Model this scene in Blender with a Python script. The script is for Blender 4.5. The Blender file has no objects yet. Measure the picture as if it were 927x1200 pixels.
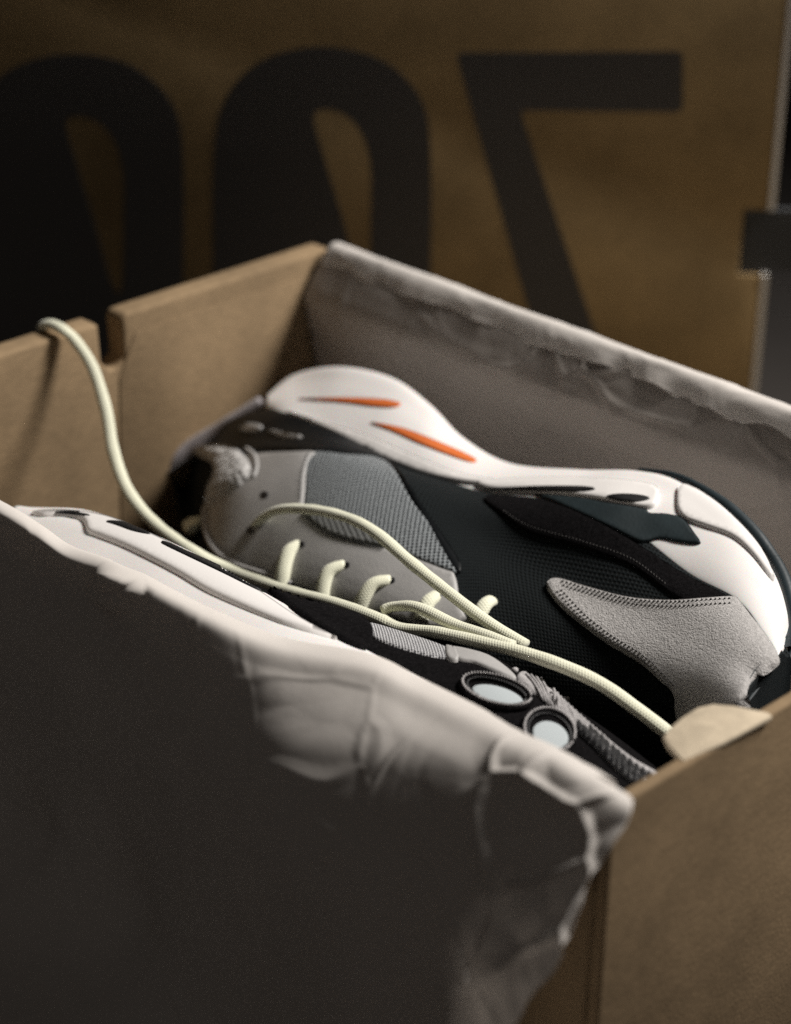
import bpy, bmesh, math, random
from mathutils import Vector, Matrix, noise
from mathutils.bvhtree import BVHTree
from mathutils.geometry import delaunay_2d_cdt
random.seed(7)
S = bpy.context.scene
V = Vector
Z0 = 0.13                                   # height of the box rim above the table

# ------------------------------------------------------------------ camera
FW = V((-0.6202, 0.6480, -0.4419)); PX = 2792.5
yaw, pit, rol = 2.33463309, 0.457751352, 0.0245732
FW = V((math.cos(pit)*math.cos(yaw), math.cos(pit)*math.sin(yaw), -math.sin(pit)))
R0 = FW.cross(V((0, 0, 1))).normalized(); U0 = R0.cross(FW)
RT = math.cos(rol)*R0 + math.sin(rol)*U0
UP = -math.sin(rol)*R0 + math.cos(rol)*U0
CAM = V((0.637653, -0.389540, 0.318790 + Z0))
def ray(u, v): return FW + RT*((u-463.5)/PX) - UP*((v-600)/PX)
cd = bpy.data.cameras.new('camera'); cam = bpy.data.objects.new('camera', cd)
S.collection.objects.link(cam); S.camera = cam
cam.matrix_world = Matrix.Translation(CAM) @ Matrix((RT, UP, -FW)).transposed().to_4x4()
cd.sensor_fit = 'VERTICAL'; cd.sensor_height = 36.0; cd.lens = 36.0*PX/1200
cd.clip_start = 0.02; cd.clip_end = 50
cd.dof.use_dof = True; cd.dof.focus_distance = 0.712
cd.dof.aperture_fstop = cd.lens/1000/0.0112
cd.dof.aperture_blades = 0

# ------------------------------------------------------------------ world, lamps, exposure
w = bpy.data.worlds.new('World'); S.world = w; w.use_nodes = True
w.node_tree.nodes['Background'].inputs[0].default_value = (1.0, 0.90, 0.82, 1)
w.node_tree.nodes['Background'].inputs[1].default_value = 0.039
def area(name, pos, target, size, power, col, spread=180):
    d = bpy.data.lights.new(name, 'AREA'); d.shape = 'DISK'; d.size = size; d.energy = power; d.color = col
    d.spread = math.radians(spread)
    o = bpy.data.objects.new(name, d); S.collection.objects.link(o)
    o.location = pos; o.rotation_euler = (V(target)-V(pos)).to_track_quat('-Z', 'Y').to_euler()
    return o
Lk = V((0.62, 1.16, 1.48)).normalized()
area('key_lamp', V((.18, .12, .09)) + Lk*1.6, (.18, .12, .09), 0.52, 4.0, (1.0, .955, .90), 50)
sd = bpy.data.lights.new('added_warm_spot', 'SPOT'); sd.energy = 7.5; sd.color = (1.0, .80, .52); sd.spot_size = math.radians(16); sd.spot_blend = 1.0; sd.shadow_soft_size = .05  # added fill that brightens the back box; no known source
so = bpy.data.objects.new('added_warm_spot', sd); S.collection.objects.link(so)
so.location = V((1.35, .25, .42)); so.rotation_euler = (CAM+ray(770, 440)*1.09-so.location).to_track_quat('-Z', 'Y').to_euler()
S.view_settings.view_transform = 'Standard'; S.view_settings.look = 'None'
S.view_settings.exposure = 0.0; S.view_settings.gamma = 1.0
S.render.engine = 'CYCLES'; S.cycles.use_denoising = False      # the fine sampling noise stands for the grain of the dim exposure
S.cycles.max_bounces = 8

# ------------------------------------------------------------------ modelling helpers
def on(u, v, ax, val):
    """the point of the plane x/y/z = val (rim-based z) seen at u, v of the photograph"""
    d = ray(u, v)
    if ax == 2: val += Z0
    return CAM + d*((val-CAM[ax])/d[ax])
def pix(p):
    q = p-CAM; d = q.dot(FW); return V((463.5+PX*q.dot(RT)/d, 600-PX*q.dot(UP)/d))
def link(name, me, mat, parent=None):
    o = bpy.data.objects.new(name, me); S.collection.objects.link(o)
    if mat and not me.materials: me.materials.append(mat)
    if parent: o.parent = parent; o.matrix_parent_inverse = parent.matrix_world.inverted()
    return o
def tag(o, label=None, cat=None, group=None, kind=None):
    if label: o['label'] = label
    if cat: o['category'] = cat
    if group: o['group'] = group
    if kind: o['kind'] = kind
    return o
def empty(name, loc, label, cat, group=None):
    o = bpy.data.objects.new(name, None); S.collection.objects.link(o); o.location = loc
    o.empty_display_size = .02
    bpy.context.view_layer.update()
    return tag(o, label, cat, group)
def mesh(verts, faces, smooth=True, name='mesh'):
    me = bpy.data.meshes.new(name); me.from_pydata([tuple(v) for v in verts], [], faces); me.validate()
    if smooth: me.polygons.foreach_set('use_smooth', [True]*len(me.polygons))
    me.update(); return me
def bm_mesh(bm, smooth=False, name='mesh'):
    bmesh.ops.recalc_face_normals(bm, faces=bm.faces)
    me = bpy.data.meshes.new(name); bm.to_mesh(me); bm.free()
    if smooth: me.polygons.foreach_set('use_smooth', [True]*len(me.polygons))
    return me
def bevel(o, wd, seg=2):
    m = o.modifiers.new('bevel', 'BEVEL'); m.width = wd; m.segments = seg; m.limit_method = 'ANGLE'
    for p in o.data.polygons: p.use_smooth = True
    m.harden_normals = False
    return o
def cr(p0, p1, p2, p3, t):
    return 0.5*((2*p1)+(p2-p0)*t+(2*p0-5*p1+4*p2-p3)*t*t+(3*p1-p0-3*p2+p3)*t**3)
def spline(pts, n, closed=False):
    """n samples per span through pts"""
    out = []; k = len(pts)
    for i in range(k if closed else k-1):
        g = (lambda j: pts[j % k]) if closed else (lambda j: pts[max(0, min(k-1, j))])
        for s in range(n): out.append(cr(g(i-1), g(i), g(i+1), g(i+2), s/n))
    if not closed: out.append(pts[-1].copy())
    return out
def resample(pts, step, closed=False):
    P = list(pts)+([pts[0]] if closed else []); out = [P[0].copy()]; L = [0]
    for a, b in zip(P, P[1:]): L.append(L[-1]+(b-a).length)
    n = max(3, round(L[-1]/step)); j = 0; out = []
    for i in range(n if closed else n+1):
        s = L[-1]*i/n
        while j < len(L)-2 and L[j+1] < s: j += 1
        f = (s-L[j])/max(1e-12, L[j+1]-L[j]); out.append(P[j].lerp(P[j+1], min(1, f)))
    return out
def loft(rows, nu, nv, closed=False, disp=None):
    """smooth sheet through rows of world points (all rows with as many points)"""
    R = [spline(r, nu) for r in rows]; m = len(R[0]); cols = []
    for c in range(m): cols.append(spline([r[c] for r in R], nv, closed))
    k = len(cols[0]); V_ = []; F = []
    for c in range(m):
        for j in range(k): V_.append(cols[c][j])
    kk = k if closed else k-1
    for c in range(m-1):
        for j in range(kk):
            a = c*k+j; b = c*k+(j+1) % k; F.append((a, b, b+k, a+k))
    return V_, F, m, k
def grid_uv(me, vs, m, k):
    U = [0.0]*m; W_ = [0.0]*(k+1)
    for c in range(1, m): U[c] = U[c-1]+(vs[c*k+3 % k]-vs[(c-1)*k+3 % k]).length
    mid = m//2
    for j in range(1, k+1): W_[j] = W_[j-1]+(vs[mid*k+j % k]-vs[mid*k+j-1]).length
    uv = me.uv_layers.new(name='UVMap').data
    for p in me.polygons:
        if len(p.vertices) > 4: continue
        js = [i % k for i in p.vertices]; wrap = max(js)-min(js) > 1
        for li, i in zip(p.loop_indices, p.vertices):
            c, j = divmod(i, k); uv[li].uv = (U[c], W_[k if wrap and j == 0 else j])
    return me
def tube(pts, rad, n=10, flat=1.0, step=.0012, nrm=None, caps=True, twist=0.0):
    """swept tube with UV: u round, v metres along; flat < 1 flattens it"""
    P = resample(spline([V(p) for p in pts], 12), step); vs = []; fs = []; L = 0; vv = []
    prev = None
    for i, p in enumerate(P):
        t = (P[min(i+1, len(P)-1)]-P[max(i-1, 0)]).normalized()
        ref = nrm or V((.1, -.2, 1)); s = t.cross(ref)
        if s.length < .05: s = prev or t.cross(V((1, 0, 0)))
        s.normalize()
        if prev and s.dot(prev) < 0 and not nrm: s = -s
        prev = s; q = s.cross(t)
        if twist:
            a = twist*i/len(P); s, q = s*math.cos(a)+q*math.sin(a), q*math.cos(a)-s*math.sin(a)
        r = rad(i/(len(P)-1)) if callable(rad) else rad
        r *= 1+.09*noise.noise(p*140+V((3.1, 0, 0)))
        if i: L += (p-P[i-1]).length
        vv.append(L)
        for k in range(n):
            a = 2*math.pi*k/n; vs.append(p+s*math.cos(a)*r+q*math.sin(a)*r*flat)
    for i in range(len(P)-1):
        for k in range(n): fs.append((i*n+k, i*n+(k+1) % n, (i+1)*n+(k+1) % n, (i+1)*n+k))
    nf = len(fs)
    if caps: fs.append(tuple(range(n))[::-1]); fs.append(tuple((len(P)-1)*n+k for k in range(n)))
    me = mesh(vs, fs); uv = me.uv_layers.new(name='UVMap').data
    for f in range(nf):
        i, k = divmod(f, n); li = me.polygons[f].loop_start
        for q_, (a, b) in enumerate(((k, i), (k+1, i), (k+1, i+1), (k, i+1))): uv[li+q_].uv = (a/n, vv[b])
    return me
def inside(p, poly):
    c = False; j = len(poly)-1
    for i in range(len(poly)):
        a, b = poly[i], poly[j]
        if (a.y > p.y) != (b.y > p.y) and p.x < (b.x-a.x)*(p.y-a.y)/(b.y-a.y)+a.x: c = not c
        j = i
    return c
def edist(p, poly):
    m = 1e9
    for i in range(len(poly)):
        a, b = poly[i-1], poly[i]; d = b-a; t = max(0, min(1, (p-a).dot(d)/max(1e-9, d.length_squared)))
        m = min(m, (a+d*t-p).length)
    return m
class Body:
    def __init__(s, *meshes):
        vs = []; fs = []
        for me in meshes:
            o = len(vs); vs += [v.co.copy() for v in me.vertices]; fs += [tuple(o+i for i in p.vertices) for p in me.polygons]
        s.b = BVHTree.FromPolygons(vs, fs)
    def at(s, u, v):
        d = ray(u, v).normalized(); r = s.b.ray_cast(CAM, d)
        if r[0] is None:
            q = s.b.find_nearest(CAM+d*.74); r = (q[0], q[1], q[2], q[3])
        n = r[1]
        if n.dot(d) > 0: n = -n
        return r[0], n
def P3(body, u, v, h):
    p, n = body.at(u, v); return p+n*h
def smooth_out(pts, corner=False, n=8):
    P = [V(p) for p in pts]
    return P if corner else spline(P, n, True)
def panel(name, body, outline, t, mat, parent, sp=5.0, corner=False, round_=3.0, sink=.0006, bumpf=None, lift=0.0):
    """a piece of material lying on the body: outline as seen, given its real thickness on the surface"""
    O = resample(smooth_out(outline, corner), sp*.8, True)
    xs = [p.x for p in O]; ys = [p.y for p in O]
    pts = list(O); edges = [(i, (i+1) % len(O)) for i in range(len(O))]
    # inner rings keep the rounded edge crisp
    for ins in (round_*.3, round_):
        for i in range(len(O)):
            d = (O[(i+1) % len(O)]-O[i-1]).normalized(); nn = V((-d.y, d.x))
            for s_ in (1, -1):
                q = O[i]+nn*ins*s_
                if inside(q, O) and edist(q, O) > ins*.8: pts.append(q); break
    y = min(ys)+sp*.5; row = 0
    while y < max(ys):
        x = min(xs)+(sp*.5 if row % 2 else 0)
        while x < max(xs):
            q = V((x, y))
            if inside(q, O) and edist(q, O) > round_+sp*.35: pts.append(q)
            x += sp
        y += sp*.87; row += 1
    co, _, faces, *_ = delaunay_2d_cdt(pts, edges, [], 1, 1e-4)
    vs = []
    for q in co:
        p, n = body.at(q.x, q.y); d = edist(q, O)
        h = -sink if d < .05 else t*math.sqrt(max(0, 1-(1-min(1, d/round_))**2))
        if bumpf and d >= .05: h += bumpf(q, d)
        vs.append(p+n*(h+lift))
    fs = []
    for f in faces:
        c = sum((co[i] for i in f), V((0, 0)))/len(f)
        if inside(c, O): fs.append(tuple(f))
    me = mesh(vs, fs)
    # face the lens side of the surface
    bm = bmesh.new(); bm.from_mesh(me)
    for f in bm.faces:
        if f.normal.dot(f.calc_center_median()-CAM) > 0: f.normal_flip()
    bm.to_mesh(me); bm.free()
    nn = V((0, 0, 0))
    for p in me.polygons: nn += p.normal*p.area
    nn.normalize(); tx = (V((1, -.25, 0))-nn*nn.dot(V((1, -.25, 0)))).normalized(); ty = nn.cross(tx)
    uv = me.uv_layers.new(name='UVMap').data
    for lp in me.loops:
        c = me.vertices[lp.vertex_index].co; uv[lp.index].uv = (c.dot(tx), c.dot(ty))
    return link(name, me, mat, parent)
def stitches(name, body, line, mat, parent, pitch=4.2, ln=2.6, r=.00022, h=.0010, closed=False, n=8):
    """short thread stitches along a line on the body, one joined part"""
    P = resample(spline([V(p) for p in line], n, closed), pitch, closed); vs = []; fs = []
    for i in range(len(P)-1):
        a = P[i]; b = P[i+1]; d = (b-a).normalized()*ln; q = [body.at(*(a+d*k))for k in (0, .5, 1)]
        pts = [q[0][0]+q[0][1]*(h-.0003), q[1][0]+q[1][1]*(h+.0002), q[2][0]+q[2][1]*(h-.0003)]
        t = (pts[2]-pts[0]).normalized(); nn = q[1][1]; s = t.cross(nn).normalized(); base = len(vs)
        for j, p in enumerate(pts):
            for k in range(5):
                an = 2*math.pi*k/5; vs.append(p+(s*math.cos(an)+nn*math.sin(an))*r*(1 if j == 1 else .6))
        for j in range(2):
            for k in range(5): fs.append((base+j*5+k, base+j*5+(k+1) % 5, base+j*5+5+(k+1) % 5, base+j*5+5+k))
    o = link(name, mesh(vs, fs), mat, parent); o['kind'] = 'stuff'; return o
def box_bm(bm, x0, x1, y0, y1, z0, z1):
    v = [bm.verts.new((x, y, z)) for x in (x0, x1) for y in (y0, y1) for z in (z0, z1)]
    for f in ((0, 1, 3, 2), (4, 6, 7, 5), (0, 4, 5, 1), (2, 3, 7, 6), (0, 2, 6, 4), (1, 5, 7, 3)): bm.faces.new([v[i] for i in f])
def prism(poly, axis, a, b):
    """extrude a 2-D outline along an axis (0 = x, 1 = y, 2 = z) from a to b"""
    bm = bmesh.new()
    mk = {0: lambda p, c: (c, p[0], p[1]), 1: lambda p, c: (p[0], c, p[1]), 2: lambda p, c: (p[0], p[1], c)}[axis]
    A = [bm.verts.new(mk(p, a)) for p in poly]; B = [bm.verts.new(mk(p, b)) for p in poly]
    bm.faces.new(A[::-1]); bm.faces.new(B)
    for i in range(len(A)): bm.faces.new((A[i-1], A[i], B[i], B[i-1]))
    return bm

# ------------------------------------------------------------------ materials
def mat(name, col, rough=.6, sheen=0, spec=.5, bumps=(), var=None, coat=0, trans=0, sss=0, metallic=0, build=None):
    """bumps: (kind, scale, strength, distance); var: (scale, amount)"""
    m = bpy.data.materials.new(name); m.use_nodes = True; nt = m.node_tree; N = nt.nodes; L = nt.links
    b = N['Principled BSDF']; b.inputs['Base Color'].default_value = (*col, 1)
    b.inputs['Roughness'].default_value = rough; b.inputs['Specular IOR Level'].default_value = spec
    b.inputs['Sheen Weight'].default_value = sheen; b.inputs['Sheen Roughness'].default_value = .4
    b.inputs['Coat Weight'].default_value = coat; b.inputs['Metallic'].default_value = metallic
    if sss: b.inputs['Subsurface Weight'].default_value = sss; b.inputs['Subsurface Scale'].default_value = .003
    tc = N.new('ShaderNodeTexCoord'); prev = None
    for kind, sc, st, dist in bumps:
        if kind == 'noise': t = N.new('ShaderNodeTexNoise'); t.inputs['Scale'].default_value = sc; t.inputs['Detail'].default_value = 4; out = t.outputs[0]
        elif kind == 'vor': t = N.new('ShaderNodeTexVoronoi'); t.inputs['Scale'].default_value = sc; out = t.outputs[0]
        L.new(tc.outputs['Object'], t.inputs['Vector'])
        bp = N.new('ShaderNodeBump'); bp.inputs['Strength'].default_value = st; bp.inputs['Distance'].default_value = dist
        L.new(out, bp.inputs['Height'])
        if prev: L.new(prev.outputs[0], bp.inputs['Normal'])
        prev = bp
    if prev: L.new(prev.outputs[0], b.inputs['Normal'])
    if var:
        t = N.new('ShaderNodeTexNoise'); t.inputs['Scale'].default_value = var[0]; t.inputs['Detail'].default_value = 6
        L.new(tc.outputs['Object'], t.inputs['Vector'])
        mx = N.new('ShaderNodeMix'); mx.data_type = 'RGBA'
        a = var[1]; mx.inputs[6].default_value = (*[c*(1-a) for c in col], 1); mx.inputs[7].default_value = (*[min(1, c*(1+a)) for c in col], 1)
        rmp = N.new('ShaderNodeMapRange'); rmp.inputs[1].default_value = .3; rmp.inputs[2].default_value = .7
        L.new(t.outputs[0], rmp.inputs[0]); L.new(rmp.outputs[0], mx.inputs[0]); L.new(mx.outputs[2], b.inputs['Base Color'])
    if trans:
        tr = N.new('ShaderNodeBsdfTranslucent'); tr.inputs[0].default_value = (*[min(1, c*1.05) for c in col], 1)
        ms = N.new('ShaderNodeMixShader'); ms.inputs[0].default_value = trans
        L.new(b.outputs[0], ms.inputs[1]); L.new(tr.outputs[0], ms.inputs[2]); L.new(ms.outputs[0], N['Material Output'].inputs[0])
        if prev: L.new(prev.outputs[0], tr.inputs['Normal'])
    if build: build(nt, b, tc, prev)
    return m
def fibre(nt, b, tc, prev):
    """kraft board: long pale and dark fibres and faint flutes"""
    N, L = nt.nodes, nt.links
    mp = N.new('ShaderNodeMapping'); mp.inputs['Scale'].default_value = (260, 260, 800)
    L.new(tc.outputs['Object'], mp.inputs[0]); t = N.new('ShaderNodeTexNoise'); t.inputs['Scale'].default_value = 1; t.inputs['Detail'].default_value = 5
    L.new(mp.outputs[0], t.inputs['Vector'])
    base = b.inputs['Base Color'].links[0].from_socket
    mx = N.new('ShaderNodeMix'); mx.data_type = 'RGBA'; mx.blend_type = 'MULTIPLY'
    r = N.new('ShaderNodeMapRange'); r.inputs[1].default_value = .3; r.inputs[2].default_value = .7; r.inputs[3].default_value = .84; r.inputs[4].default_value = 1.08
    L.new(t.outputs[0], r.inputs[0]); mx.inputs[0].default_value = 1
    L.new(base, mx.inputs[6]); L.new(r.outputs[0], mx.inputs[7]); L.new(mx.outputs[2], b.inputs['Base Color'])
def weave(scale, dark, ang=0.6, duty=.33, sq=1.0):
    """rows of small open holes, laid in the plane the piece lies in"""
    def f(nt, b, tc, prev):
        N, L = nt.nodes, nt.links
        mp = N.new('ShaderNodeMapping'); mp.inputs['Rotation'].default_value = (0, 0, ang); mp.inputs['Scale'].default_value = (scale, scale*sq, 0)
        L.new(tc.outputs['UV'], mp.inputs[0])
        v = N.new('ShaderNodeTexVoronoi'); v.inputs['Scale'].default_value = 1; v.inputs['Randomness'].default_value = .08
        L.new(mp.outputs[0], v.inputs['Vector'])
        r = N.new('ShaderNodeMapRange'); r.inputs[1].default_value = duty-.10; r.inputs[2].default_value = duty+.10
        L.new(v.outputs['Distance'], r.inputs[0])
        mx = N.new('ShaderNodeMix'); mx.data_type = 'RGBA'
        c = b.inputs['Base Color']; mx.inputs[6].default_value = (*dark, 1)
        if c.links: L.new(c.links[0].from_socket, mx.inputs[7])
        else: mx.inputs[7].default_value = c.default_value[:]
        L.new(r.outputs[0], mx.inputs[0]); L.new(mx.outputs[2], b.inputs['Base Color'])
        bp = N.new('ShaderNodeBump'); bp.inputs['Strength'].default_value = .9; bp.inputs['Distance'].default_value = .0006
        L.new(r.outputs[0], bp.inputs['Height'])
        if prev: L.new(prev.outputs[0], bp.inputs['Normal'])
        L.new(bp.outputs[0], b.inputs['Normal'])
    return f
def braid(nt, b, tc, prev):
    """woven lace: diagonal yarns crossing along its length"""
    N, L = nt.nodes, nt.links; sx = N.new('ShaderNodeSeparateXYZ'); L.new(tc.outputs['UV'], sx.inputs[0])
    outs = []
    for sgn in (1, -1):
        a = N.new('ShaderNodeMath'); a.operation = 'MULTIPLY'; a.inputs[1].default_value = 2*math.pi*8*sgn; L.new(sx.outputs[0], a.inputs[0])
        c = N.new('ShaderNodeMath'); c.operation = 'MULTIPLY_ADD'; c.inputs[1].default_value = 6400; L.new(sx.outputs[1], c.inputs[0]); L.new(a.outputs[0], c.inputs[2])
        s = N.new('ShaderNodeMath'); s.operation = 'SINE'; L.new(c.outputs[0], s.inputs[0]); outs.append(s)
    m = N.new('ShaderNodeMath'); m.operation = 'MAXIMUM'; L.new(outs[0].outputs[0], m.inputs[0]); L.new(outs[1].outputs[0], m.inputs[1])
    bp = N.new('ShaderNodeBump'); bp.inputs['Strength'].default_value = .35; bp.inputs['Distance'].default_value = .0002
    L.new(m.outputs[0], bp.inputs['Height']); L.new(bp.outputs[0], b.inputs['Normal'])
    r = N.new('ShaderNodeMapRange'); r.inputs[1].default_value = -1; r.inputs[3].default_value = .88; r.inputs[4].default_value = 1.03
    L.new(m.outputs[0], r.inputs[0]); mx = N.new('ShaderNodeMix'); mx.data_type = 'RGBA'; mx.blend_type = 'MULTIPLY'; mx.inputs[0].default_value = 1
    c = b.inputs['Base Color']; src = c.links[0].from_socket if c.links else None
    if src: L.new(src, mx.inputs[6])
    else: mx.inputs[6].default_value = c.default_value[:]
    L.new(r.outputs[0], mx.inputs[7]); L.new(mx.outputs[2], b.inputs['Base Color'])

KRAFT = mat('kraft_board', (.275, .193, .112), .85, spec=.2, bumps=(('noise', 900, .3, .0003), ('noise', 45, .30, .0012)), var=(30, .16), build=fibre)
KRAFT_D = mat('dark_kraft_board', (.29, .20, .095), .8, spec=.25, bumps=(('noise', 600, .25, .0004),), var=(25, .20), build=fibre)
BOARDEDGE = mat('pale_board_edge', (.50, .42, .31), .85, spec=.2, bumps=(('noise', 1500, .4, .0004),), var=(200, .15))
TISSUE_SHADED = mat('tissue_paper_shaded', (.36, .325, .295), .65, spec=.3, bumps=(('noise', 55, .18, .0012), ('noise', 500, .10, .0002)), var=(20, .08), trans=.12)  # same paper as the front sheet, with the wall's shade put into its colour
TISSUE = mat('tissue_paper', (.77, .73, .69), .62, spec=.35, bumps=(('noise', 55, .18, .0012), ('noise', 500, .10, .0002)), var=(20, .06), trans=.27)
WHITE = mat('white_foam', (.74, .715, .70), .48, spec=.4, bumps=(('noise', 700, .10, .0002),), var=(60, .03), sss=.15)
WHITE2 = mat('white_foam_shiny', (.76, .735, .715), .42, spec=.5, bumps=(('noise', 500, .05, .0002),))
RUBBER = mat('black_teal_rubber', (.012, .021, .026), .5, bumps=(('noise', 800, .2, .0003),), var=(80, .2))
TEAL = mat('dark_teal_foam', (.009, .017, .020), .65, spec=.3, bumps=(('noise', 900, .3, .0003),), var=(90, .25))
SLOT = mat('black_recess', (.008, .008, .009), .5)
BLKMESH = mat('black_teal_mesh', (.0075, .0105, .0118), .85, spec=.15, bumps=(('noise', 1200, .4, .0004),), build=weave(700, (.004, .005, .005), .3, .30))
BLKSUEDE = mat('black_suede', (.0065, .006, .0065), 1.0, spec=.03, bumps=(('noise', 2600, .9, .0006), ('noise', 300, .3, .0006)), var=(900, .5))
GRYSUEDE = mat('grey_suede', (.43, .415, .405), .92, sheen=.35, spec=.25, bumps=(('noise', 2000, .9, .0006), ('noise', 600, .45, .0006)), var=(1100, .22))
GRYLEATH = mat('gloss_highlight_grey', (.36, .352, .345), .5, spec=.45, bumps=(('vor', 900, .15, .0002), ('noise', 90, .2, .0008)), var=(50, .08))
GRYMESH = mat('blue_grey_mesh', (.30, .325, .34), .6, spec=.4, build=weave(660, (.035, .04, .045), .7, .38, 1.0))
SLVMESH = mat('silver_mesh', (.55, .55, .56), .55, spec=.4, build=weave(1150, (.10, .10, .11), .5, .36, 1.0))
PERF = mat('perforated_grey', (.17, .175, .17), .6, build=weave(700, (.03, .03, .03), .3, .30, 1.0))
LINING = mat('grey_lining', (.10, .095, .10), .85, sheen=.3, bumps=(('noise', 900, .5, .0005),))
RIMFAB = mat('lavender_grey_fabric', (.30, .28, .295), .8, sheen=.2, bumps=(('noise', 1500, .5, .0004),))
KNIT = mat('pale_knit_collar', (.42, .41, .40), .8, sheen=.3, bumps=(('vor', 420, .9, .0012),), var=(300, .2))
ORANGE = mat('orange_foam', (.62, .14, .025), .6)
LACE = mat('pale_yellow_lace', (.76, .76, .60), .8, sheen=.3, spec=.25, var=(120, .05), build=braid)
THREAD = mat('dark_grey_thread', (.045, .042, .04), .8)
BTHREAD = mat('black_thread', (.03, .03, .032), .55, spec=.6)
CORD = mat('grey_cord', (.36, .345, .345), .7, sheen=.2, bumps=(('noise', 2500, .8, .0004),), var=(900, .3))
REFL = mat('pale_reflective_vinyl', (.40, .44, .455), .5, spec=.6, bumps=(('vor', 2200, .12, .0001),))
GLOSS = mat('black_gloss_patent', (.006, .007, .008), .45, spec=.12, bumps=(('noise', 60, .4, .002),))
PRINT = mat('black_printing_ink', (.065, .060, .056), .75)
WHITEEDGE = mat('white_paper_edge', (.75, .72, .68), .7)
TABD = mat('dark_blue_grey_board', (.05, .053, .058), .8)
TABLE = mat('dark_tabletop', (.035, .030, .027), .6, bumps=(('noise', 80, .2, .001),), var=(10, .2))
WALL = mat('blue_grey_wall', (.15, .155, .165), .9, bumps=(('noise', 60, .2, .001),), var=(4, .1))

# ------------------------------------------------------------------ setting
bm = bmesh.new(); box_bm(bm, -2.2, 2.2, -1.6, 2.6, -.04, 0)
tag(link('tabletop', bm_mesh(bm), TABLE), kind='structure')
FH = V((FW.x, FW.y, 0)).normalized(); RH = V((FH.y, -FH.x, 0))
O2 = V((CAM.x, CAM.y, 0))
def frame_mesh(poly, d0, d1):
    """outline in (sideways, height) of the vertical plane facing the lens, between two distances"""
    bm = bmesh.new(); A = [bm.verts.new(O2+FH*d0+RH*p[0]+V((0, 0, p[1]))) for p in poly]
    B = [bm.verts.new(O2+FH*d1+RH*p[0]+V((0, 0, p[1]))) for p in poly]
    bm.faces.new(A); bm.faces.new(B[::-1])
    for i in range(len(A)): bm.faces.new((A[i-1], A[i], B[i], B[i-1]))
    return bm
tag(link('wall', bm_mesh(frame_mesh([(-2.5, 0), (2.5, 0), (2.5, 2.2), (-2.5, 2.2)], 1.62, 1.68)), WALL), kind='structure')

# ------------------------------------------------------------------ box standing behind, with large black characters
DB = 0.985
def onb(u, v, d=DB):
    r = ray(u, v); t = d/(r.dot(FH)); p = CAM+r*t; return ((p-O2).dot(RH), p.z)
xr = onb(904, 200)[0]
bb = empty('cardboard_box', O2+FH*DB+RH*(xr-.2), 'brown cardboard box with large black characters standing behind the open box', 'box')
nx0, nz0 = onb(872, 246); nx1, nz1 = onb(872, 322)
o = link('front_panel', bm_mesh(frame_mesh([(xr-.50, .001), (xr, .001), (xr, nz1), (nx0, nz1), (nx0, nz0), (xr, nz0), (xr, .27), (xr-.50, .27)], DB, DB+.003)), KRAFT_D, bb); bevel(o, .0008)
link('side_panel', bm_mesh(frame_mesh([(xr-.50, .001), (xr-.497, .001), (xr-.497, .27), (xr-.50, .27)], DB+.0035, DB+.20)), KRAFT_D, bb)
link('back_panel', bm_mesh(frame_mesh([(xr-.50, .001), (xr-.02, .001), (xr-.02, .27), (xr-.50, .27)], DB+.2005, DB+.2035)), KRAFT_D, bb)
link('top_panel', bm_mesh(frame_mesh([(xr-.50, .2705), (xr, .2705), (xr, .2735), (xr-.50, .2735)], DB, DB+.2035)), KRAFT_D, bb)
for a, b in ((.001, nz1), (nz0, .27)):
    o = link('board_edge', bm_mesh(frame_mesh([(xr+.0002, a), (xr+.0030, a), (xr+.0030, b), (xr+.0002, b)], DB-.0005, DB+.004)), WHITEEDGE, bb)
o = link('closing_tab', bm_mesh(frame_mesh([(nx0+.001, nz1+.001), (xr+.03, nz1+.001), (xr+.03, nz0-.001), (nx0+.001, nz0-.001)], DB+.004, DB+.007)), TABD, bb); o['label'] = 'blue grey tab in the notch of the box edge'
def glyph(outer, name, label, closed_spline=True, hole=None):
    O = [V(onb(*p)) for p in outer]
    if closed_spline: O = spline(O, 6, True)
    bm = bmesh.new()
    loops = [O]+([spline([V(onb(*p)) for p in hole], 6, True)] if hole else [])
    pts = []; edges = []
    for lp in loops:
        b0 = len(pts); pts += lp; edges += [(b0+i, b0+(i+1) % len(lp)) for i in range(len(lp))]
    co, _, faces, *_ = delaunay_2d_cdt(pts, edges, [], 0, 1e-6)
    vs = [O2+FH*(DB-.0006)+RH*c.x+V((0, 0, c.y)) for c in co]; fs = []
    for f in faces:
        c = sum((co[i] for i in f), V((0, 0)))/len(f)
        if inside(c, loops[0]) and not (hole and inside(c, loops[1])): fs.append(tuple(f))
    o = link(name, mesh(vs, fs, False), PRINT, bb); o['label'] = label
    m = o.modifiers.new('thick', 'SOLIDIFY'); m.thickness = .0004
    return o
def rounded(pts, r=8):
    out = []; k = len(pts)
    for i in range(k):
        p = V(pts[i]); a = (V(pts[i-1])-p).normalized(); b = (V(pts[(i+1) % k])-p).normalized()
        for t in (0, .25, .5, .75, 1):
            A = p+a*r; B = p+b*r; out.append(tuple(A.lerp(p, t).lerp(p.lerp(B, t), t)))
    return out
seven = rounded([(534, 62), (800, 60), (800, 131), (609, 129), (742, 520), (664, 520)], 9)
glyph(seven, 'printed_character', 'black printed mirrored seven with a long slanting stem', False)
arch = [(250, 520), (250, 300), (250, 190), (262, 120), (305, 72), (378, 55), (450, 72), (495, 120), (505, 190), (505, 300), (505, 520)]
A2 = spline([V(p) for p in arch[1:-1]], 6)
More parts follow.
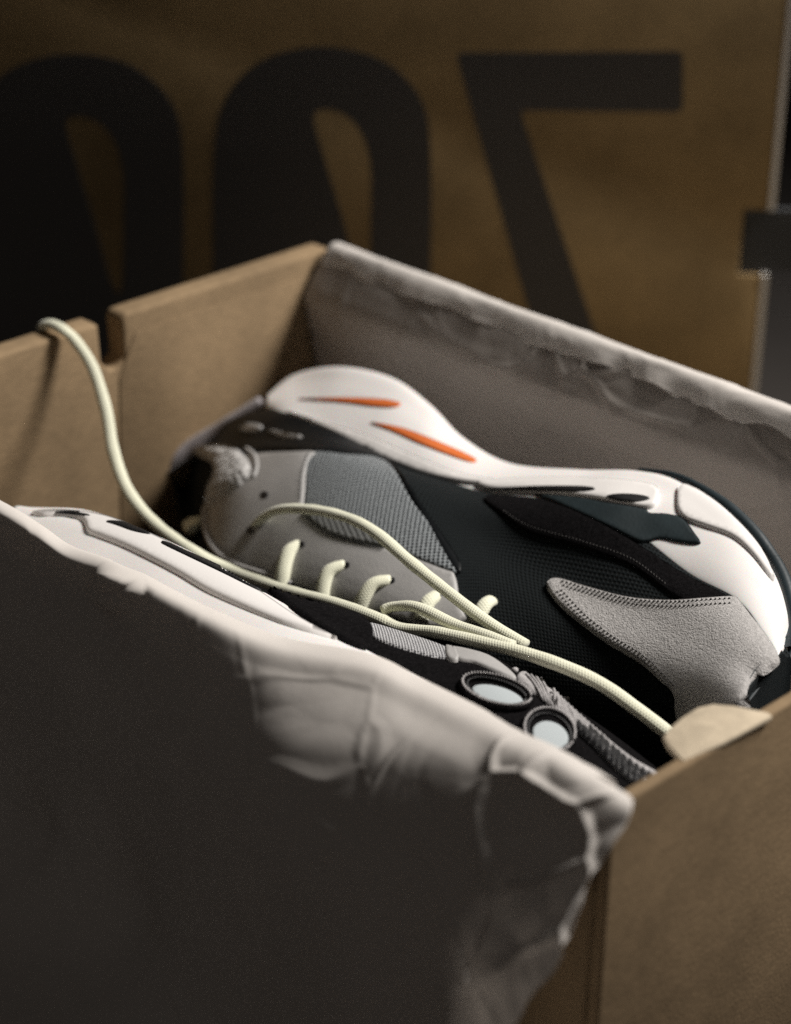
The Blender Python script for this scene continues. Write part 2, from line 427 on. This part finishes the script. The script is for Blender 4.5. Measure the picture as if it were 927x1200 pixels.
glyph([(250, 520)]+[tuple(p) for p in A2]+[(505, 520)], 'printed_character', 'black printed zero crossed by a slash, fully in view', False,
      hole=[(368, 134), (395, 130), (420, 150), (434, 190), (435, 250), (433, 330), (420, 322), (400, 250), (380, 185)])
A3 = [(p[0]-290, p[1]+8) for p in [(250, 520)]+[tuple(q) for q in A2]+[(505, 520)]]
glyph(A3, 'printed_character', 'black printed zero cut by the left edge of the picture', False,
      hole=[(p[0]-290, p[1]+8) for p in [(368, 134), (395, 130), (420, 150), (434, 190), (435, 250), (433, 330), (420, 322), (400, 250), (380, 185)]])

# ------------------------------------------------------------------ the open shoe box
LX, LY = .34, .22544
sb = empty('shoe_box', (LX/2, LY/2, 0), 'open brown cardboard shoe box holding a pair of trainers', 'box')
zt, zb = Z0, .001
yA = on(97, 366, 0, 0).y; yB = on(122, 358, 0, 0).y; zn = zt-.020
# end wall with the notch the lace hangs over
pl = [(-.000, zb), (LY, zb), (LY, zt), (yB+.002, zt), (yB, zt-.002), (yB+.001, zn+.003), (yB-.003, zn), (yA+.004, zn), (yA, zn+.004), (yA-.001, zt-.0005), (0.0, zt-.0005)]
o = link('end_wall', bm_mesh(prism(pl, 0, 0, .010)), KRAFT, sb); bevel(o, .0014, 3); o['label'] = 'end wall with a notch in its rim'
pl = [(0, zb), (LY, zb), (LY, zt), (0, zt)]
o = link('end_wall', bm_mesh(prism(pl, 0, LX-.004, LX)), KRAFT, sb); bevel(o, .0012, 3)
for y0, y1, dip in ((0, .004, .014), (LY-.004, LY, .001)):
    o = link('side_wall', bm_mesh(prism([(.0105, zb), (LX-.0045, zb), (LX-.0045, zt-.001), (.31, zt-.002), (.26, zt-dip), (.0105, zt-dip)], 1, y0, y1)), KRAFT, sb); bevel(o, .001)
bm = bmesh.new(); box_bm(bm, .0105, LX-.0045, .0045, LY-.0045, .001, .004)
link('floor_panel', bm_mesh(bm), KRAFT, sb)
# short crease in the end wall below the notch: the inner ply, standing a touch proud
ply = [(yB-.004, .03), (LY-.006, .03), (LY-.006, zt-.008), (yB+.006, zt-.008), (yB-.002, zn-.004)]
o = link('inner_flap', bm_mesh(prism(ply, 0, .0101, .0104)), KRAFT, sb); bevel(o, .0002)
# tuck tab folded in over the near end wall
tab = [on(u, v, 2, -.0005) for u, v in ((800, 895), (782, 876), (777, 866), (785, 856), (800, 843), (818, 832), (835, 828), (858, 830), (880, 834), (900, 838), (905, 842), (850, 872))]
o = link('tuck_tab', bm_mesh(prism([(p.x, p.y) for p in tab], 2, zt-.0012, zt+.0004)), BOARDEDGE, sb); bevel(o, .0004)

# ------------------------------------------------------------------ tissue paper
def vor(q):
    d = noise.voronoi(q)[0]; return d[1]-d[0]
def crumple(p, amp, fr=1.0, seed=0.0):
    q = V((p.x*fr+seed, p.y*fr, p.z*fr)); w_ = V((noise.noise(q*30), noise.noise(q*30+V((5, 1, 2))), 0))*.010
    return amp*(1.1*noise.fractal(q*9, .8, 2.0, 2)+.9*min(.45, vor((q+w_)*26))+.5*min(.4, vor((q+w_)*60))+.55*max(0, 1-vor((q+w_*1.6)*34+V((7, 2, 1)))/.10))
def sheet(name, rows, nu, nv, amp, direction, label, fr=1.0, seed=0, fade=None, mt=None, extra=None):
    vs, fs, m, k = loft(rows, nu, nv); d = V(direction).normalized()
    for i, v in enumerate(vs):
        c, j = divmod(i, k); f = fade(c/(m-1), j/(k-1)) if fade else 1
        vs[i] = v+d*crumple(v, amp, fr, seed)*f
        if extra: vs[i] = vs[i]+extra(v)
        if vs[i].x > .3352 and vs[i].y > -.002: vs[i].x = .3352
    o = link(name, mesh(vs, fs), mt or TISSUE)
    o.modifiers.new('thick', 'SOLIDIFY').thickness = .00012
    return tag(o, label, 'tissue paper')
def Y(u, v, y): return on(u, v, 1, y)
crest = [(-120, 526, .003), (0, 587, .003), (45, 614, .003), (80, 638, .003), (125, 654, .004), (160, 668, .005), (205, 692, .006), (250, 714, .007), (330, 746, .010), (433, 766, .014), (491, 794, .014), (560, 828, .012), (600, 852, .009), (650, 874, .007), (700, 902, .005), (742, 930, .002)]
# hang of the sheet: each column from inside the box, over the sole and rim, down the outside
def hang(dv, y): return [Y(u+(du_(u) if True else 0), v+dv(u), y) for u, v, _ in crest]
def du_(u): return 0
K = len(crest)
r_in2 = [Y(u, v, y)+V((0, .004, -.020)) for u, v, y in crest]
r_in = [Y(u, v, y)+V((0, .0035, -.005)) for u, v, y in crest]
r_c = [Y(u, v, y) for u, v, y in crest]
def edgeu(u, k):                                     # the right-hand end of the sheet slants back as it hangs
    e = max(0, (u-420)/322)**1.5
    return u-e*k+e*7*math.sin(k*.41)
def gg(u): return .22+.78*max(0, min(1, (u-120)/200))
def drape(dv, dy, k, wob, ph): return [Y(edgeu(u, k), v+dv+wob*math.sin(i*.8+ph), y-.0045*min(1, dy/.0045)-dy*gg(u)-.0004*math.sin(i*1.1+ph)) for i, (u, v, y) in enumerate(crest)]
r_1 = drape(14, .0045, 5, 2, 0)
r_2 = drape(42, .0113, 20, 5, 1)
r_2b = drape(85, .0193, 40, 8, 2.2)
r_3 = drape(135, .0265, 60, 8, 3)
r_4 = drape(205, .0340, 85, 8, 4)
r_5 = drape(295, .0400, 135, 6, 5)
r_6 = [V((p.x, min(-.016, p.y-.004)-.004*math.sin(i*2.2), .022)) for i, p in enumerate(r_5)]
r_7 = [V((p.x-.002, -.044-.004*math.sin(i*1.2), .005)) for i, p in enumerate(r_5)]
r_8 = [V((p.x-.006, -.10-.01*math.sin(i*1.2), .004)) for i, p in enumerate(r_5)]
def fade(c, j):
    e = max(0, min(1, (c-.72)/.10))
    return (.08+.30*max(0, min(1, (j-.25)/.3)))*(1-e)+e*(.5+1.0*max(0, min(1, (j-.15)/.1)))
def flap(v):
    q = pix(v); d = V(((q.x-138)/34, (q.y-688)/34)).length
    if d > 1: return V((0, 0, 0))
    k = (1-d*d); return V((0, -.0045, .0012))*k*(.6+1.2*min(.5, vor(V((q.x*.028, q.y*.028, .3)))))
sheet('tissue_paper', [r_in2, r_in, r_c, r_1, r_2, r_2b, r_3, r_4, r_5, r_6, r_7, r_8], 22, 20, .0022, (0, -1, .35),
      'white tissue paper draped over the near side wall of the shoe box', 1.0, 3.1, fade, extra=flap)
# lining of the far side wall, folded over its rim
def AD(x, y, z): return V((x, y, Z0+z))
xs = [.012+i*.0235 for i in range(14)]
rows = []
for k_, (y, z) in enumerate(((.2305, -.030), (.2295, -.004), (.2275, .0012), (.2235, .0018), (.2200, -.0015), (.2145, -.0085), (.2105, -.016), (.2120, -.026), (.2165, -.045), (.2175, -.085), (.2170, -.120))):
    rows.append([AD(x, y+.0005*math.sin(x*90+k_), z+(.0004*math.sin(x*140+k_) if k_ in (2, 3, 4) else 0)) for x in xs])
sheet('tissue_paper', rows, 18, 14, .0018, (0, -1, .1), 'tissue paper, its colour darkened for shade, lining the far side wall of the shoe box', 1.2, 9.2,
      lambda c, j: .15+.45*max(0, min(1, (j-.3)/.25))+(.8*max(0, 1-abs(c-.45)/.16) if .2 < j < .6 else 0), mt=TISSUE_SHADED)
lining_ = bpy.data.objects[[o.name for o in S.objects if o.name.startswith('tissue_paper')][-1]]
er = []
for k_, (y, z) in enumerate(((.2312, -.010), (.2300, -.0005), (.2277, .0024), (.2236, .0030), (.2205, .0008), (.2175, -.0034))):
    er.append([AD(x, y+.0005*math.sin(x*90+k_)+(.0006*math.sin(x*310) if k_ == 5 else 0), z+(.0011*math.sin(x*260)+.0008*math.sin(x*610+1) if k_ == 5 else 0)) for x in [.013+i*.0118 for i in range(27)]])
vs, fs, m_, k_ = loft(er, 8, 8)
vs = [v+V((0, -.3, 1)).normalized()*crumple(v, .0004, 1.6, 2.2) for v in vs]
o = link('lit_rim_strip', mesh(vs, fs), TISSUE, lining_); o.modifiers.new('thick', 'SOLIDIFY').thickness = .00015  # paler strip added on top, painting the lit rim of the lining

# ------------------------------------------------------------------ far shoe, lying on its side, sole to the far wall
s1 = empty('sneaker', (.16, .16, .004), 'grey and black trainer lying farther back, its white sole edge with orange streaks on top', 'shoe', 'pair of trainers in the shoe box')
def rowsY(r, dy=0):
    n = len(r); return [Y(u, v, y-dy*max(0, min(1, (11-i)/5))) for i, (u, v, y) in enumerate(r)]
A0 = rowsY([(314, 466, .196), (345, 440, .211), (400, 430, .212), (460, 443, .212), (505, 475, .21), (545, 515, .209), (600, 545, .208), (680, 552, .204), (745, 553, .198), (797, 565, .190), (860, 608, .178), (905, 665, .165), (924, 720, .152), (924, 768, .138)], .026)
A1 = rowsY([(312, 478, .178), (340, 490, .172), (385, 505, .172), (430, 525, .172), (475, 548, .172), (520, 562, .172), (572, 577, .172), (660, 588, .167), (715, 599, .163), (757, 630, .157), (810, 672, .149), (865, 702, .139), (896, 742, .129), (912, 768, .122)], .018)
A2r = rowsY([(240, 516, .168), (270, 520, .157), (310, 530, .147), (360, 538, .142), (410, 552, .140), (460, 575, .139), (520, 608, .138), (580, 638, .137), (640, 668, .134), (690, 696, .131), (760, 728, .126), (820, 750, .119), (860, 775, .112), (885, 800, .108)], .010)
A3r = rowsY([(215, 560, .155), (225, 610, .125), (252, 648, .098), (300, 672, .092), (350, 688, .090), (420, 712, .090), (480, 735, .092), (550, 765, .096), (610, 790, .1), (660, 815, .1), (720, 840, .1), (780, 858, .098), (830, 866, .095), (868, 850, .094)])
ZM = Z0-.083
def mirror(row, sq=.9): return [V((p.x, p.y, max(.0048, ZM-(p.z-ZM)*sq))) for p in row]
A4r = [V((p.x, p.y-.006, ZM+.012)) for p in A3r]
M0 = [p.lerp(q, .33)+V((0, 0, .0022)) for p, q in zip(A0, A1)]
M1 = [p.lerp(q, .72)+V((0, 0, .0018)) for p, q in zip(A0, A1)]
A0b = [V((p.x, p.y+.0012, p.z-.012)) for p in A0]
# midsole: closed ring, top side, tread side, under side
ring = [A1, M1, M0, A0, A0b, [V((p.x, p.y+.001, ZM)) for p in A0], mirror(A0), mirror(A1), [V((p.x, p.y+.002, ZM)) for p in A1], [p+V((0, .0010, -.006)) for p in A1], [p+V((0, .0004, -.0015)) for p in A1]]
vs, fs, m_, k_ = loft(ring, 10, 6, True)
fs.append(tuple(range(k_))[::-1]); fs.append(tuple((m_-1)*k_+i for i in range(k_)))
mid1 = link('midsole', mesh(vs, fs), WHITE, s1)
U12 = [p.lerp(q, .5)+V((0, 0, .002)) for p, q in zip(A1, A2r)]
A1i = [p+V((0, .004, -.0022)) for p in A1]; A1s = [p+V((0, .0002, -.0002)) for p in A1]
ring = [A1i, A1s, U12, A2r, [p.lerp(q, .5)+V((0, -.001, .003)) for p, q in zip(A2r, A3r)], A3r, A4r, mirror(A3r), mirror(A2r), [V((p.x, p.y, max(.005, ZM-(p.z-ZM)*.9))) for p in A1i], [p+V((0, .004, -.012)) for p in A1i]]
vs, fs, m_, k_ = loft(ring, 10, 6, True)
fs.append(tuple(range(k_))[::-1]); fs.append(tuple((m_-1)*k_+i for i in range(k_)))
up1 = link('upper', grid_uv(mesh(vs, fs), vs, m_, k_), BLKMESH, s1)
B1 = Body(up1.data); BM1 = Body(mid1.data)
# midsole details
panel('sole_lip', BM1, [(798, 569), (832, 585), (866, 614), (893, 648), (908, 682), (900, 676), (880, 650), (857, 630), (822, 617), (802, 609), (793, 594)], .0014, WHITE2, s1, 4)
panel('sole_lip', BM1, [(332, 482), (380, 496), (430, 510), (480, 532), (540, 556), (590, 565), (560, 569), (500, 558), (440, 534), (385, 506)], .0014, WHITE2, s1, 4)
panel('sole_lip', BM1, [(560, 566), (620, 562), (690, 562), (752, 567), (772, 576), (762, 597), (700, 587), (630, 579), (575, 576)], .0016, WHITE2, s1, 4)
BM1b = Body(mid1.data, *[c.data for c in s1.children if c.name.startswith('sole_lip')])
panel('sole_slot', BM1b, [(566, 573), (620, 570), (680, 570), (698, 573), (680, 576), (620, 575)], .0005, SLOT, s1, 2.5, round_=1, sink=0)
panel('sole_slot', BM1b, [(710, 582), (725, 579), (748, 580), (762, 584), (748, 588), (725, 587)], .0005, SLOT, s1, 2.5, round_=1, sink=0)
panel('orange_accent', BM1b, [(346, 468), (400, 466), (450, 468), (470, 473), (462, 478), (438, 477), (400, 472)], .0006, ORANGE, s1, 3, round_=2)
panel('orange_accent', BM1b, [(433, 495), (470, 501), (510, 516), (556, 537), (549, 542), (500, 524), (462, 507)], .0006, ORANGE, s1, 3, round_=2)
vs, fs, m_, k_ = loft([A0, M0, M1, A1, U12, A2r, A3r], 10, 8); BT = Body(mesh(vs, fs, name='guide'))
panel('teal_pad', BT, [(624, 580), (679, 584), (712, 590), (754, 597), (762, 602), (782, 603), (801, 609), (815, 626), (821, 638), (797, 637), (774, 633), (758, 636), (746, 635), (718, 621), (679, 603), (645, 588)], .0010, TEAL, s1, 3.5, round_=2.5)
# outsole rim and toe bumper
rim = [p+V((.0010, .0006, .0010)) for p in A0[8:]]+[Y(908, 792, .128), Y(893, 812, .122)]
link('outsole', tube(rim, lambda t: .0007+.0016*min(1, t*3), 12), RUBBER, s1)
panel('toe_bumper', BT, [(913, 770), (926, 745), (929, 775), (926, 815), (905, 838), (882, 836), (877, 806), (886, 787), (900, 777)], .0022, RUBBER, s1, 4)
# upper panels
panel('mudguard', BT, [(566, 583), (620, 584), (655, 592), (700, 611), (748, 638), (800, 672), (862, 706), (892, 745), (880, 750), (845, 735), (800, 706), (782, 695), (738, 664), (679, 642), (622, 626), (590, 605)], .0010, BLKSUEDE, s1, 5)
stitches('stitching', B1, [(590, 601), (622, 619), (679, 635), (738, 656), (782, 688)], THREAD, s1, h=.0010)
panel('heel_panel', B1, [(241, 524), (250, 507), (277, 489), (313, 480), (331, 484), (362, 493), (400, 510), (430, 526), (462, 546), (500, 600), (540, 660), (530, 668), (486, 592), (453, 545), (400, 535), (374, 533), (331, 530), (289, 531), (259, 527)], .0012, GLOSS, s1, 4)
for st in ([(283, 503), (296, 498), (310, 501), (306, 508), (290, 508)], [(314, 505), (335, 509), (356, 514), (350, 518), (330, 515)]):
    panel('gloss_highlight_mark', B1, st, .0020, GRYLEATH, s1, 3, round_=2)  # grey colour stands in for gloss reflections on the embossed heel lettering
zz = lambda pts, s=2.526, ox=560, oy=520: [(ox+a/s, oy+b/s) for a, b in pts]
toe = zz([(205, 430), (214, 406), (245, 401), (330, 425), (450, 455), (570, 466), (680, 462), (755, 459), (775, 472), (810, 520), (853, 577), (886, 638), (862, 670), (818, 700), (797, 742), (800, 800), (780, 860), (700, 870), (610, 850), (590, 800), (583, 745), (535, 700), (480, 652), (380, 592), (300, 532), (240, 480)])
panel('toe_overlay', B1, toe, .0017, GRYSUEDE, s1, 4, round_=3.5)
for off, a in ((4.2, 0), (9.5, 1)):
    t_ = [(p[0]+off*.1, p[1]+off) for p in zz([(250, 405), (330, 427), (450, 457), (570, 468), (680, 465), (752, 463)])]
    stitches('stitching', B1, t_, THREAD, s1, pitch=5.0, ln=3.2, h=.00185, r=.00026)
    l_ = [(p[0]+off*.95, p[1]-off*.75+(2 if a else 0)) for p in zz([(225, 455), (300, 532), (380, 592), (480, 652), (535, 700), (575, 740)])]
    stitches('stitching', B1, l_, THREAD, s1, pitch=5.0, ln=3.2, h=.00185, r=.00026)
eye = [(243, 595), (246, 568), (262, 549), (298, 534), (345, 531), (372, 532), (363, 545), (360, 575), (361, 602), (385, 624), (449, 642), (520, 668), (534, 676), (541, 712), (556, 742), (520, 741), (470, 728), (417, 711), (350, 688), (300, 672), (262, 653), (247, 632)]
panel('eyestay', B1, eye, .0018, GRYLEATH, s1, 4.5, round_=3.5)
panel('mesh_panel', B1, [(361, 533), (405, 534), (453, 543), (486, 592), (520, 635), (536, 672), (520, 668), (449, 641), (385, 623), (360, 602), (358, 570)], .0011, GRYMESH, s1, 4, round_=2)
panel('vent_patch', B1, [(359, 606), (372, 602), (420, 612), (455, 632), (458, 645), (420, 640), (385, 628)], .0026, PERF, s1, 3.5, round_=2)
stitches('stitching', B1, [(357, 606), (372, 618), (385, 629), (420, 640), (452, 648)], BTHREAD, s1, pitch=3.4, ln=2.6, h=.0022)
stitches('stitching', B1, [(250, 590), (253, 630), (270, 649), (306, 666), (352, 682)], BTHREAD, s1, pitch=3.4, ln=2.6, h=.0020)
stitches('stitching', B1, [(364, 536), (357, 560), (355, 590)], BTHREAD, s1, pitch=3.4, ln=2.6, h=.0020)
# collar pad and lining round the ankle opening
panel('collar_pad', B1, [(223, 532), (240, 526), (262, 525), (283, 530), (297, 546), (298, 562), (283, 577), (264, 588), (252, 598), (246, 596), (248, 577), (255, 559), (249, 544), (236, 537)], .0045, KNIT, s1, 3.5, round_=9)
pipe_ = [P3(B1, u, v, .0016) for u, v in ((292, 530), (301, 538), (304, 552), (300, 564))]
link('piping', tube(pipe_, .0009, 8), GRYLEATH, s1)
pipe_ = [P3(B1, u, v, .0018) for u, v in ((245, 597), (245, 619), (254, 644), (275, 662), (313, 675), (345, 686))]
link('piping', tube(pipe_, .0010, 8), GRYLEATH, s1)
# ankle opening: padded rim at the back and the dark inside of the shoe
L1 = [Y(132, 600, .118), Y(155, 572, .128), Y(180, 551, .138), Y(212, 528, .147), Y(243, 508, .155), Y(275, 488, .162), Y(308, 467, .170)]
link('collar_rim', tube([p+V((0, 0, -.002)) for p in L1], lambda t: .0042-.0012*t, 14), RIMFAB, s1)
rws = [[p+V((.0, .001, -.004)) for p in L1], [p+V((.004, -.002, -.003)) for p in L1],
       [Y(150, 615, .125), Y(170, 595, .14), Y(195, 575, .15), Y(218, 562, .158), Y(236, 548, .162), Y(250, 540, .162), Y(262, 535, .160)],
       [Y(165, 645, .12), Y(185, 640, .14), Y(205, 630, .15), Y(222, 620, .155), Y(236, 610, .155), Y(248, 600, .15), Y(258, 590, .145)],
       [Y(170, 700, .10), Y(190, 700, .105), Y(205, 695, .108), Y(222, 690, .108), Y(236, 680, .108), Y(248, 672, .106), Y(262, 668, .104)]]
vs, fs, m_, k_ = loft(rws, 8, 8)
o = link('lining', mesh(vs, fs), LINING, s1); o.modifiers.new('thick', 'SOLIDIFY').thickness = .0012
# punched eyelets
for u, v in ((310, 580), (293, 622)):
    panel('eyelet', Body(*[c.data for c in s1.children if c.name == 'eyestay']), [(u-5, v), (u-3, v-4), (u+2, v-4), (u+5, v), (u+2, v+4), (u-3, v+4)], .0002, SLOT, s1, 2.5, round_=1)
EY = Body(*[c.data for c in s1.children if c.name == 'eyestay'])
for u, v in ((353, 638), (406, 662), (459, 680), (513, 698)):
    panel('eyelet', EY, [(u+4.6*math.cos(a_), v+3.6*math.sin(a_)) for a_ in [i*math.pi/4 for i in range(8)]], .0002, SLOT, s1, 2, round_=1, sink=.0, lift=.0001)
# laces: short crossings, then the two long loose ends
LR = .0021
for seg in ([(240, 612), (231, 618), (224, 632)], [(352, 640), (345, 652), (340, 675), (336, 700)], [(405, 664), (392, 674), (386, 694), (384, 716)], [(458, 682), (442, 690), (431, 708), (424, 730)], [(512, 700), (504, 712), (498, 730)], [(576, 705), (570, 716), (560, 735)]):
    pts = [P3(B1, u, v, h) for (u, v), h in zip(seg, (.0006, .0030, .0034, .0028))]
    link('lace_crossing', tube(pts, .0025, 12, .7), LACE, s1)
upper_lace = [Y(296, 627, .110), Y(303, 612, .104), Y(325, 598, .100), Y(362, 597, .097), Y(405, 606, .094), Y(440, 624, .091), Y(480, 658, .088), Y(520, 690, .086), Y(570, 728, .083), Y(615, 756, .082)]
link('lace', tube(upper_lace, .0021, 14, .72), LACE, s1)
long_lace = [V((-.0045, yA-.011, zt-.016)), V((-.0038, yA-.0105, zt-.006)), on(50, 383, 0, -.0005), on(60, 380, 0, .005), on(75, 387, 0, .012), on(88, 399, 0, .015), on(108, 430, 0, .022), on(124, 480, 0, .034), on(133, 530, 0, .046), on(150, 575, 0, .060), on(180, 612, 0, .078), on(222, 643, 0, .100), Y(270, 668, .078), Y(330, 690, .072), Y(390, 706, .070), Y(440, 724, .069), Y(462, 735, .0695)]
link('lace', tube(long_lace, .0022, 14, .72), LACE, s1)
loop = [Y(448, 716, .074), Y(462, 711, .076), Y(490, 712, .076), Y(530, 731, .075), Y(570, 745, .074), Y(600, 757, .074)]
link('lace', tube(loop, .0021, 14, .72), LACE, s1)
front = [Y(446, 726, .070), Y(470, 737, .069), Y(510, 741, .070), Y(560, 752, .071), Y(610, 764, .073), Y(660, 781, .075), Y(705, 802, .078), Y(745, 830, .081), Y(784, 860, .084)]
link('lace', tube(front, .0023, 14, .72), LACE, s1)

# ------------------------------------------------------------------ near shoe, sole to the near wall, toe to the left
s2 = empty('sneaker', (.19, .05, .004), 'trainer lying nearest, white sole edge up, black suede with two pale ovals', 'shoe', 'pair of trainers in the shoe box')
C0 = rowsY([(12, 606, .020), (80, 665, .008), (160, 700, .007), (250, 740, .007), (330, 772, .007), (430, 805, .008), (500, 835, .008), (560, 870, .008), (630, 912, .008), (690, 946, .010), (742, 975, .014)])
C1 = rowsY([(28, 598, .030), (98, 597, .036), (175, 624, .036), (250, 660, .036), (330, 706, .035), (433, 765, .034), (500, 800, .034), (560, 838, .034), (630, 884, .032), (700, 928, .031), (760, 958, .033)])
C2 = rowsY([(45, 625, .045), (112, 634, .056), (190, 664, .058), (262, 690, .058), (338, 702, .054), (433, 729, .060), (512, 754, .064), (571, 768, .065), (640, 812, .065), (706, 858, .064), (780, 916, .060)])
cm = [p.lerp(q, .5)+V((0, -.001, .003)) for p, q in zip(C0, C1)]
cm2 = [p.lerp(q, .85)+V((0, .000, .0018)) for p, q in zip(C0, C1)]
for R_ in (C0, C1, C2):
    for p in R_: p.x = min(p.x, .3325)
C0b = [V((p.x, p.y-.001, p.z-.012)) for p in C0]
ring = [C1, cm2, cm, C0, C0b, [V((p.x, p.y, .05)) for p in C0b], [V((p.x, p.y, .006)) for p in C0b], [V((p.x, p.y, .006)) for p in C1], [V((p.x, p.y-.002, .05)) for p in C1], [p+V((0, -.0010, -.006)) for p in C1], [p+V((0, -.0004, -.0015)) for p in C1]]
vs, fs, m_, k_ = loft(ring, 10, 6, True)
fs.append(tuple(range(k_))[::-1]); fs.append(tuple((m_-1)*k_+i for i in range(k_)))
mid2 = link('midsole', mesh(vs, fs), WHITE, s2)
c12 = [p.lerp(q, .5)+V((0, -.001, .0022)) for p, q in zip(C1, C2)]
C1i = [p+V((0, -.004, -.003)) for p in C1]; C1s = [p+V((0, -.0005, -.0008)) for p in C1]
C3 = [p+V((-.002, .014, -.012)) for p in C2]; C4 = [p+V((-.002, .022, -.035)) for p in C2]
ring = [C1i, C1s, c12, C2, C3, C4, [V((p.x, p.y, .006)) for p in C3], [V((p.x, p.y, .006)) for p in C1i], [p+V((0, -.003, -.012)) for p in C1i]]
vs, fs, m_, k_ = loft(ring, 10, 6, True)
fs.append(tuple(range(k_))[::-1]); fs.append(tuple((m_-1)*k_+i for i in range(k_)))
up2 = link('upper', mesh(vs, fs), BLKSUEDE, s2)
B2 = Body(up2.data); BM2 = Body(mid2.data); vs, fs, m_, k_ = loft([C0, cm, cm2, C1, c12, C2], 10, 8); BB2 = Body(mesh(vs, fs, name='guide'))
panel('sole_plate', BM2, [(36, 601), (75, 599), (125, 606), (186, 631), (250, 664), (300, 692), (345, 722), (385, 744), (408, 754), (390, 750), (330, 732), (250, 698), (205, 672), (150, 644), (118, 631), (103, 625), (97, 612), (80, 606), (50, 606)], .0015, WHITE2, s2, 4, round_=5)
BM2 = Body(mid2.data, *[c.data for c in s2.children if c.name.startswith('sole_plate')])
for outl in ([(64, 600.5), (84, 599.5), (106, 604), (88, 603.5)], [(124, 611), (140, 611), (158, 617), (177, 626), (158, 623), (138, 616)], [(190, 637), (194, 635), (217, 645), (262, 665), (300, 684), (318, 695), (303, 692), (260, 671), (216, 650)]):
    panel('sole_slot', BM2, outl, .0005, SLOT, s2, 2.5, round_=1, sink=0)
panel('toe_suede', BB2, [(312, 688), (352, 700), (400, 714), (428, 728), (437, 745), (433, 762), (412, 758), (370, 736), (330, 706)], .0018, BLKSUEDE, s2, 4)
panel('mesh_panel', B2, [(430, 731), (470, 741), (526, 761), (524, 773), (480, 764), (437, 748)], .0008, SLVMESH, s2, 4, round_=2)
panel('mesh_trim', B2, [(522, 759), (535, 762), (537, 776), (524, 774)], .0014, GRYLEATH, s2, 3, round_=2)
panel('side_panel', B2, [(530, 760), (552, 763), (575, 771), (598, 788), (604, 798), (580, 788), (555, 778), (536, 774)], .0010, GRYLEATH, s2, 3, round_=2)
def ell(cu, cv, a, b, rot, n=16): return [(cu+a*math.cos(t)*math.cos(rot)-b*math.sin(t)*math.sin(rot), cv+a*math.cos(t)*math.sin(rot)+b*math.sin(t)*math.cos(rot)) for t in [2*math.pi*i/n for i in range(n)]]
for cu, cv, a, b, rt_ in ((581, 814, 41, 15.5, .28), (643, 862, 30, 24, .5)):
    ring_ = [P3(B2, u, v, .0010) for u, v in ell(cu, cv, a, b, rt_, 20)]; ring_.append(ring_[0])
    o = link('oval_ring', tube(ring_, .0011, 8, .8, caps=False), BLKSUEDE, s2)
    w_ = link('oval_window', panel('tmp', B2, ell(cu+2, cv+3, a*.76, b*.72, rt_), .0007, REFL, s2, 3, round_=1.5).data, REFL, s2)
    bpy.data.objects.remove(bpy.data.objects['tmp'])
    stitches('stitching', B2, ell(cu, cv, a*1.0, b*1.0, rt_, 24), CORD, s2, pitch=3.4, ln=2.7, h=.0020, r=.00040, closed=True, n=4)
    stitches('stitching', B2, ell(cu, cv, a*.86, b*.82, rt_, 24), BTHREAD, s2, pitch=3.0, ln=2.2, h=.0013, r=.00028, closed=True, n=4)
# corded collar: a woven strip with open slits between its cords
top_ = [(605, 794), (612, 788), (625, 789), (638, 799), (660, 822), (700, 858), (740, 890), (778, 914)]; bot_ = [(770, 935), (745, 921), (722, 903), (700, 881), (670, 853), (640, 826), (614, 804)]
panel('collar_weave', B2, top_+bot_, .0012, CORD, s2, 4, round_=3)
BW = Body(up2.data, *[c.data for c in s2.children if c.name == 'collar_weave'])
T_ = resample(spline([V(p) for p in [(612, 790), (638, 799), (660, 822), (700, 858), (740, 890), (778, 914)]], 8), 2)
B_ = resample(spline([V(p) for p in [(614, 804), (640, 826), (670, 853), (700, 881), (722, 903), (745, 921), (770, 935)]], 8), 2)
def ST(a, b): return T_[int(max(0, min(1, a))*(len(T_)-1))].lerp(B_[int(max(0, min(1, a))*(len(B_)-1))], b)
for rowi, bb_ in enumerate((.28, .58, .88)):
    for i in range(16):
        a = .40+i*.042+rowi*.020-(.0 if rowi else -.10)
        if a > .985: continue
        c_ = ST(a, bb_); d_ = (ST(a+.04, bb_+.28)-ST(a-.02, bb_-.14)).normalized(); n_ = V((-d_.y, d_.x)); ln_ = 7.5*random.uniform(.8, 1.1); wd = 2.6
        panel('weave_slit', BW, [c_-d_*ln_, c_-d_*ln_*.3+n_*wd, c_+d_*ln_*.5+n_*wd*.8, c_+d_*ln_, c_+d_*ln_*.3-n_*wd, c_-d_*ln_*.5-n_*wd*.8], .0002, SLOT, s2, 2, round_=.8, sink=.0, lift=.0007)
vs = []; fs = []
for i in range(20):
    a = .02+i*.030
    pts = [P3(BW, *ST(a+.13*t, -.02+1.02*t), .0004) for t in (0, .33, .66, 1)]
    me = tube(pts, .00042, 6, .9, step=.0014); base = len(vs)
    vs += [v.co.copy() for v in me.vertices]; fs += [tuple(base+k for k in p.vertices) for p in me.polygons]
    bpy.data.meshes.remove(me)
o = link('collar_cords', mesh(vs, fs), CORD, s2); o['kind'] = 'stuff'
tr = [P3(B2, u, v, .0008) for u, v in ((602, 788), (612, 786), (626, 791), (644, 806), (662, 822))]
link('collar_trim', tube(tr, .0011, 8, .8), CORD, s2)
